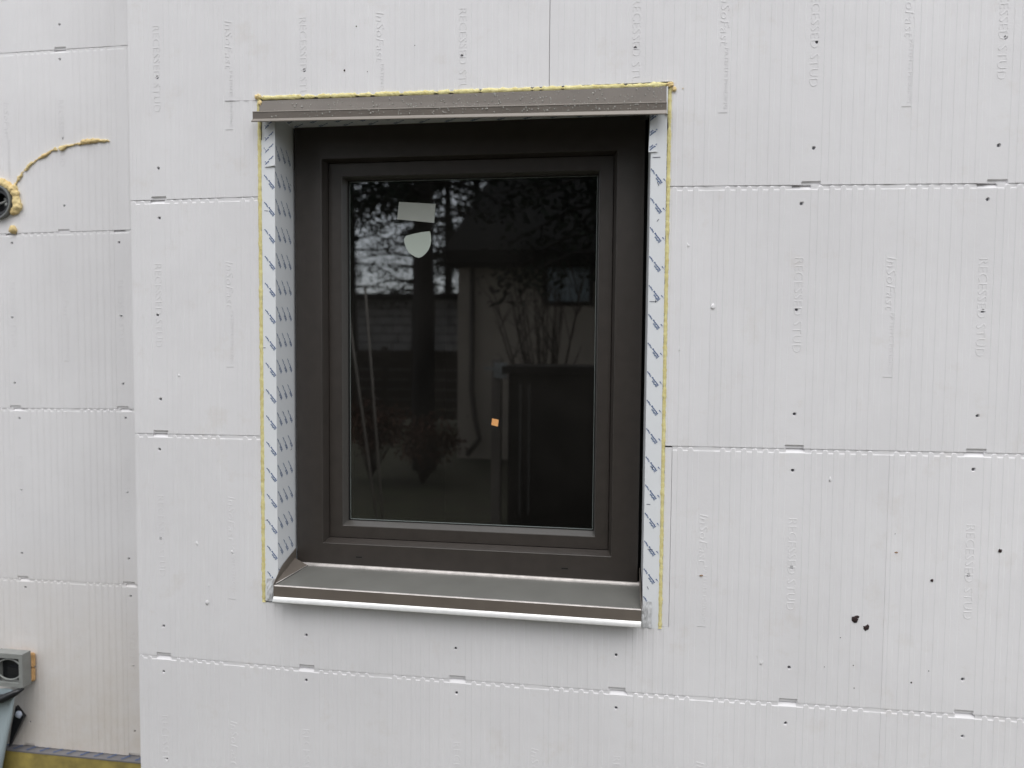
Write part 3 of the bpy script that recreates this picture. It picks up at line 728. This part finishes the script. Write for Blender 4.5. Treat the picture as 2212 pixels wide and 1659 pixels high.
for i, (p, d) in enumerate(seg):
    t_ = i/len(seg)
    g = noise.noise(Vector((i*.11, 4.2, 0)))*1.1 + .35*noise.noise(Vector((i*.45, 1.2, 0)))
    if .50 < t_ < .535: continue
    rr = .0042*(1+1.0*g) + (.0022 if .74 < t_ < .95 else 0)
    if rr < .0016: rr = .0016
    o_ = Vector((rnd.gauss(0, .0009), 0, rnd.gauss(0, .0012)))
    q = p + o_ + Vector((0, 0, .002*noise.noise(Vector((i*.2, 8, 0)))))
    fb.blob(tuple(q), rr, i, .38, (1.25, .8, .95), 2)
tag(melt(fb.build('foam_squiggle', M_FOAM2, None, True), .0013, 2), 'thin curved yellow foam line rising to the right from the pipe', 'spray foam')
tag(MB().blob((-.840, YL-.003, 1.234+Z), .0145, 9, .2, (1, .7, .95)).build('foam_ball', M_FOAM2, None, True), 'small round yellow foam ball below the pipe on a panel joint', 'spray foam')

bx = empty('utility_box', 'grey square wall box with an open front low on the recessed wall', 'box')
bx0, bx1, bz0, bz1, by0, by1 = -.915, -.800, -.3385+Z, -.222+Z, .401, .4376
mb = MB()
mb.box(bx0, bx0+.014, by0, by1, bz0, bz1).box(bx1-.014, bx1, by0, by1, bz0, bz1).box(bx0+.014, bx1-.014, by0, by1, bz0, bz0+.014).box(bx0+.014, bx1-.014, by0, by1, bz1-.016, bz1)
mb.build('housing', M_GREY, bx)
MB().box(bx0+.014, bx1-.014, by1-.010, by1-.004, bz0+.014, bz1-.016).build('back_plate', M_DARK, bx)
cxb, czb = (bx0+bx1)/2, (bz0+bz1)/2
mb = MB(); mb.tube([(cxb+.048*cos(a), by0+.008, czb+.036*sin(a)) for a in [2*pi*k/36 for k in range(37)]], .0028, 8)
mb.build('cover_ring', M_GREY, bx, True)
MB().box(cxb-.012, cxb+.030, by0+.012, by1-.011, czb-.02, czb+.006).build('louvre', M_DARK, bx)
tag(MB().box(-.905, -.7945, by1+.001, YL-.0015, bz0+.004, bz0+.052).box(-.905, -.7935, by1+.001, YL-.0015, bz0+.054, bz1-.013).build('foam_gasket', mat('orange_foam', (.66, .42, .20), .8, bump=.6, bump_scale=120, var=.2, var_scale=60), None, False, .004), 'strip of orange foam squeezed out behind the grey wall box', 'foam strip')
# blue-grey plastic sheet and black strap hanging under the box
ps = empty('plastic_sheet', 'blue-grey plastic sheet hanging below the grey wall box at the left edge', 'plastic sheet')
V, F = [], []; nx_, nz_ = 8, 14
for j in range(nz_+1):
    z = -.350 - .36*j/nz_
    xr = interp(-z, [(.35,-.822),(.43,-.833),(.614,-.8820),(.71,-.906)])
    for i in range(nx_+1):
        x = -1.02 + (xr+1.02)*i/nx_
        V.append((x, .400 + .008*sin(i*1.3+j*.2) - .004*(i == nx_), z+Z))
for j in range(nz_):
    for i in range(nx_):
        a = j*(nx_+1)+i; F.append((a, a+nx_+1, a+nx_+2, a+1))
nv = len(V); V += [(x, y+.004, z) for x, y, z in V]; F += [tuple(nv+i for i in f)[::-1] for f in F]
for j in range(nz_):
    a = j*(nx_+1)+nx_; F.append((a, a+nx_+1, a+nx_+1+nv, a+nv))
link('sheet', V, F, M_SHEET, ps, True)
mb = MB(); mb.tube([(-.80,.405,-.343+Z),(-.82,.392,-.352+Z),(-.86,.385,-.372+Z),(-.92,.385,-.385+Z)], [.004,.011,.015,.016], 10); mb.build('black_strap', M_DARK, ps, True)
mb = MB().prism([(-.822,.425,-.456+Z),(-.853,.425,-.420+Z),(-.872,.425,-.50+Z),(-.885,.425,-.57+Z),(-.868,.425,-.540+Z)], [(-.822,.437,-.456+Z),(-.853,.437,-.420+Z),(-.872,.437,-.50+Z),(-.885,.437,-.57+Z),(-.868,.437,-.540+Z)])
cl = mb.build('clip', M_DARK, ps)
MB().blob((-.838, .422, -.446+Z), .0125, 2, .15, (1, .6, 1.1)).build('knob', M_KNOB, cl, True)

# ------------------------------------------------------------------ the garden behind the camera, seen mirrored in the glass
M_LAWN = mat('lawn', (.060,.062,.030), .95, bump=1.0, bump_scale=90, col2=(.045,.036,.022), var_scale=3)
M_STUC = mat('beige_render', (.40,.345,.285), .9, var=.06, var_scale=4, bump=.4, bump_scale=120)
M_BROWN = mat('dark_brown_paint', (.022,.019,.016), .75, spec=.15)
M_ROOF = mat('dark_shingle', (.010,.010,.010), .95, spec=.05, var=.3, var_scale=12)
M_PANE = mat('blue_grey_pane', (.20,.27,.30), .15, spec=.8)
M_BARK = mat('bark', (.020,.016,.013), .95, bump=1, bump_scale=40, var=.3, var_scale=20)
M_LEAF = mat('conifer_needles', (.013,.019,.012), .9, spec=.1, var=.35, var_scale=2)
M_TWIG = mat('twigs', (.035,.024,.016), .9)
M_DEAD = mat('dead_leaves', (.11,.050,.030), .9, var=.35, var_scale=9)
M_STAKE = mat('weathered_stake', (.20,.175,.15), .8)
M_SPOUT = mat('brown_downspout', (.075,.062,.050), .6)
M_FENCE = mat('dull_fence_board', (.055,.045,.036), .85, spec=.2, var=.2, var_scale=6)
M_GREY2 = mat('faded_trim', (.07,.065,.06), .7)
M_STONE = mat('stone_courses', (.36,.34,.33), .9, var=.25, var_scale=3)
V = [(-60,-80,0),(60,-80,0),(60,1.2,0),(-60,1.2,0)]
tag(link('ground', V, [(0,1,2,3)], M_LAWN), kind='structure')
ho = empty('neighbour_house', 'beige rendered house mirrored in the right half of the glass', 'house')
mb = MB(); mb.box(-1.02, 9, -14, -8, 0, 2.93); mb.build('wall', M_STUC, ho)
mb = MB().prism([(-1.08,-7.35,2.90),(-1.08,-11.0,4.75),(-1.08,-14.6,2.90),(-1.08,-14.6,2.74),(-1.08,-7.35,2.74)], [(9.5,-7.35,2.90),(9.5,-11.0,4.75),(9.5,-14.6,2.90),(9.5,-14.6,2.74),(9.5,-7.35,2.74)])
mb.build('roof', M_ROOF, ho)
wf = MB().box(.20,.91,-7.995,-7.96,2.20,2.26).box(.20,.91,-7.995,-7.96,2.86,2.92).box(.20,.26,-7.995,-7.96,2.26,2.86).box(.85,.91,-7.995,-7.96,2.26,2.86).build('house_window', M_BROWN, ho)
MB().box(.26,.85,-7.99,-7.975,2.26,2.86).build('pane', M_PANE, wf)
MB().tube([(-.80,-7.94,2.75),(-.80,-7.94,1.0),(-.74,-7.93,.55),(-.68,-7.93,.30),(-.86,-7.90,.06)], .036, 8).build('downspout', M_SPOUT, ho, True)
mb = MB().box(.115,.200,-4.34,-4.26,0,1.50); po = mb.build('post', M_STAKE); tag(po, 'pale wooden post with a bracket mirrored in the glass left of the dark cabinet', 'post')
MB().box(.05,.33,-4.255,-4.245,1.40,1.43).box(.14,.26,-4.244,-4.23,1.33,1.47).build('bracket', M_GREY, po)
cb = empty('dark_cabinet', 'tall dark garden cabinet mirrored in the lower right of the glass', 'cabinet')
MB().box(.33,1.35,-4.6,-3.84,.06,1.38).build('body', M_BROWN, cb); MB().box(.28,1.40,-4.66,-3.80,1.385,1.45).build('top', M_BROWN, cb)
for x in (.36, 1.32):
    for y in (-4.47, -3.92): MB().box(x-.03, x+.03, y-.03, y+.03, 0, .058).build('leg', M_BROWN, cb)
for xa in (.425, .50): MB().box(xa, xa+.016, -3.838, -3.825, .2, 1.3).build('door_trim', M_GREY2, cb)
for i, (a, b) in enumerate([((-.60,-2.60,1.9),(-.335,-2.60,0)), ((-.48,-2.62,2.0),(-.325,-2.62,0))]):
    mb = MB(); mb.tube([a, b], .008, 8)
    tag(mb.build('garden_stake', M_STAKE, None, True), ('thin leaning stake mirrored nearest the left edge of the glass', 'thin upright stake mirrored beside the leaning one in the glass')[i], 'stake', 'garden stakes mirrored in the glass')

def tree(name, x, y, h, r0, crown0, rad, nleaf, label, seed, sparse=1.0, leaf=.11):
    rnd = random.Random(seed); rt = empty(name, label, 'tree', 'conifers mirrored in the glass'); rt.location = (x, y, 0)
    mb = MB(); n = 12
    pts = [(.05*noise.noise(Vector((seed, i*.4, 0))), .05*noise.noise(Vector((seed+4, i*.4, 0))), h*i/n) for i in range(n+1)]
    mb.tube(pts, lambda k: r0*(1-.85*k)+.01, 10)
    limbs = []
    z = crown0
    while z < h-.3:
        k = (z-crown0)/(h-crown0); L = rad*(1-k)**.7*rnd.uniform(.7, 1.1)+.2
        for _ in range(rnd.randint(2, 4)):
            a = rnd.uniform(0, 2*pi); e = Vector((cos(a)*L, sin(a)*L, -L*.22+rnd.uniform(-.1, .2)))
            p0 = Vector((0, 0, z)); limbs.append((p0, p0+e)); m_ = p0+e*.5+Vector((0, 0, .08*L))
            mb.tube([p0, m_, p0+e], [.035*(1-k)+.008, .02, .006], 5, False)
        z += rnd.uniform(.22, .42)*sparse
    mb.build('trunk', M_BARK, rt, True)
    V, F = [], []
    per = max(1, nleaf//len(limbs))
    for p0, p1 in limbs:
        for _ in range(per):
            t_ = rnd.uniform(.15, 1.05); c = p0.lerp(p1, t_) + Vector((rnd.gauss(0, .16), rnd.gauss(0, .16), rnd.gauss(-.05, .13)))
            a = Vector((rnd.gauss(0, 1), rnd.gauss(0, 1), rnd.gauss(-.3, .6))).normalized(); b_ = a.orthogonal().normalized()
            b_ = (b_*cos(1.7*_) + a.cross(b_)*sin(1.7*_)); s = leaf*rnd.uniform(.6, 1.5)
            i = len(V); V += [tuple(c-a*s-b_*s*.22), tuple(c+a*s*.2-b_*s*.4), tuple(c+a*s), tuple(c+a*s*.2+b_*s*.4)]; F.append((i, i+1, i+2, i+3))
    link('crown', V, F, M_LEAF, rt)
tree('conifer', -1.24, -7.0, 9.0, .15, 3.55, 1.7, 16000, 'dark conifer mirrored with its black trunk between the stickers and the bottom edge', 1, .6, .05)
tree('conifer', -4.9, -11.0, 10.0, .13, 4.1, 1.9, 12000, 'dark conifer mirrored at the upper left edge of the glass', 2, .6, .06)
tree('conifer', -3.6, -15.0, 11.0, .12, 3.0, 1.5, 10000, 'thin dark conifer mirrored behind the rectangular sticker', 3, .9, .038)
tree('conifer', -2.3, -16.0, 12.0, .13, 3.1, 1.6, 12000, 'tall dark conifer mirrored beside the left end of the house', 4, .9, .038)
tree('conifer', -6.0, -17.0, 12.0, .14, 3.0, 1.9, 12000, 'far dark conifer mirrored at the left edge of the glass', 6, .9, .042)
tree('conifer', -4.1, -20.5, 13.0, .16, 4.6, 2.6, 9000, 'tallest dark conifer mirrored behind the low outbuilding', 9, .6, .08)
tree('conifer', 1.45, -6.4, 8.0, .14, 2.75, 1.9, 15000, 'dark conifer mirrored over the house window', 7, .5, .055)
tree('conifer', -.15, -15.2, 10.5, .14, 4.0, 2.2, 12000, 'dark conifer mirrored above the roof of the house', 11, .5, .07)

def shrub(x, y, h, n, seed, label, spread=.5, name='bare_shrub', grp=None):
    rnd = random.Random(seed); mb = MB()
    for k in range(n):
        a = rnd.uniform(0, 2*pi); tip = Vector((cos(a)*spread*rnd.uniform(.3, 1), sin(a)*spread*.6*rnd.uniform(.3, 1), h*rnd.uniform(.75, 1)))
        pts = [Vector((0, 0, 0)).lerp(tip, i/5) + Vector((.04*noise.noise(Vector((k, i, 0))), 0, .12*sin(pi*i/5)*h*.3)) for i in range(6)]
        mb.tube(pts, lambda q: .015*(1-q)+.004, 5, False)
        for j in range(6):
            b = pts[rnd.randint(2, 4)]; e = b + Vector((rnd.uniform(-.35, .35), rnd.uniform(-.2, .2), rnd.uniform(.25, .6)))
            mb.tube([b, b.lerp(e, .5)+Vector((.02, 0, .02)), e], [.006, .004, .002], 4, False)
    o = mb.build(name, M_TWIG, None, True); o.location = (x, y, 0)
    return tag(o, label, 'shrub', grp)
shrub(.42, -6.2, 2.75, 17, 3, 'tall leafless shrub mirrored in front of the beige house', .75)
def dead_bush(x, y, h, seed, label):
    rnd = random.Random(seed); e = empty('brown_bush', label, 'bush', 'brown winter bushes mirrored in the glass'); e.location = (x, y, 0)
    mb = MB(); V, F = [], []
    for k in range(22):
        a = rnd.uniform(0, 2*pi); tip = Vector((cos(a)*.45*rnd.random(), sin(a)*.35*rnd.random(), h*rnd.uniform(.7, 1.0)))
        mb.tube([(0, 0, 0), tuple(tip*.5+Vector((.02, 0, 0))), tuple(tip)], [.008, .006, .003], 4, False)
        for _ in range(60):
            c = tip*rnd.uniform(.55, 1.0) + Vector((rnd.gauss(0, .08), rnd.gauss(0, .07), rnd.gauss(0, .06))); a_ = Vector((rnd.gauss(0, 1), rnd.gauss(0, 1), rnd.gauss(0, 1))).normalized()*.022; b_ = a_.orthogonal()
            i = len(V); V += [tuple(c-a_-b_*.5), tuple(c+a_-b_*.5), tuple(c+a_+b_*.5), tuple(c-a_+b_*.5)]; F.append((i, i+1, i+2, i+3))
    mb.build('stems', M_TWIG, e); link('flower_heads', V, F, M_DEAD, e)
dead_bush(-1.70, -6.2, .98, 1, 'brown winter bush mirrored nearest the left edge of the glass')
dead_bush(-1.00, -6.0, .80, 2, 'brown winter bush mirrored at the foot of the dark trunk')
sh_ = empty('low_outbuilding', 'low stone-coursed outbuilding mirrored behind the trees', 'outbuilding')
mb = MB(); rr = random.Random(2)
for j in range(12):
    x = -13 + rr.uniform(0, .3)
    while x < -2.2:
        L = rr.uniform(.3, .8); mb.box(x, x+L-.025, -18.3-rr.uniform(0, .03), -18.0, .25*j, .25*j+.225); x += L
mb.build('stone_courses', M_STONE, sh_); MB().box(-13, -2.2, -21, -18.25, 0, 3.0).build('wall', M_ROOF, sh_)
MB().box(-13.3, -1.9, -21.2, -17.7, 3.02, 3.14).build('roof', M_ROOF, sh_)
fe = MB()
for k in range(7): fe.box(-13, -1.4, -12.02, -12.0, .15+.2*k, .335+.2*k)
for k in range(7): fe.box(-13+1.9*k, -12.9+1.9*k, -12.12, -12.025, 0, 1.6)
tag(fe.build('slat_fence', M_FENCE), 'dark brown slat fence mirrored behind the conifer trunk', 'fence')
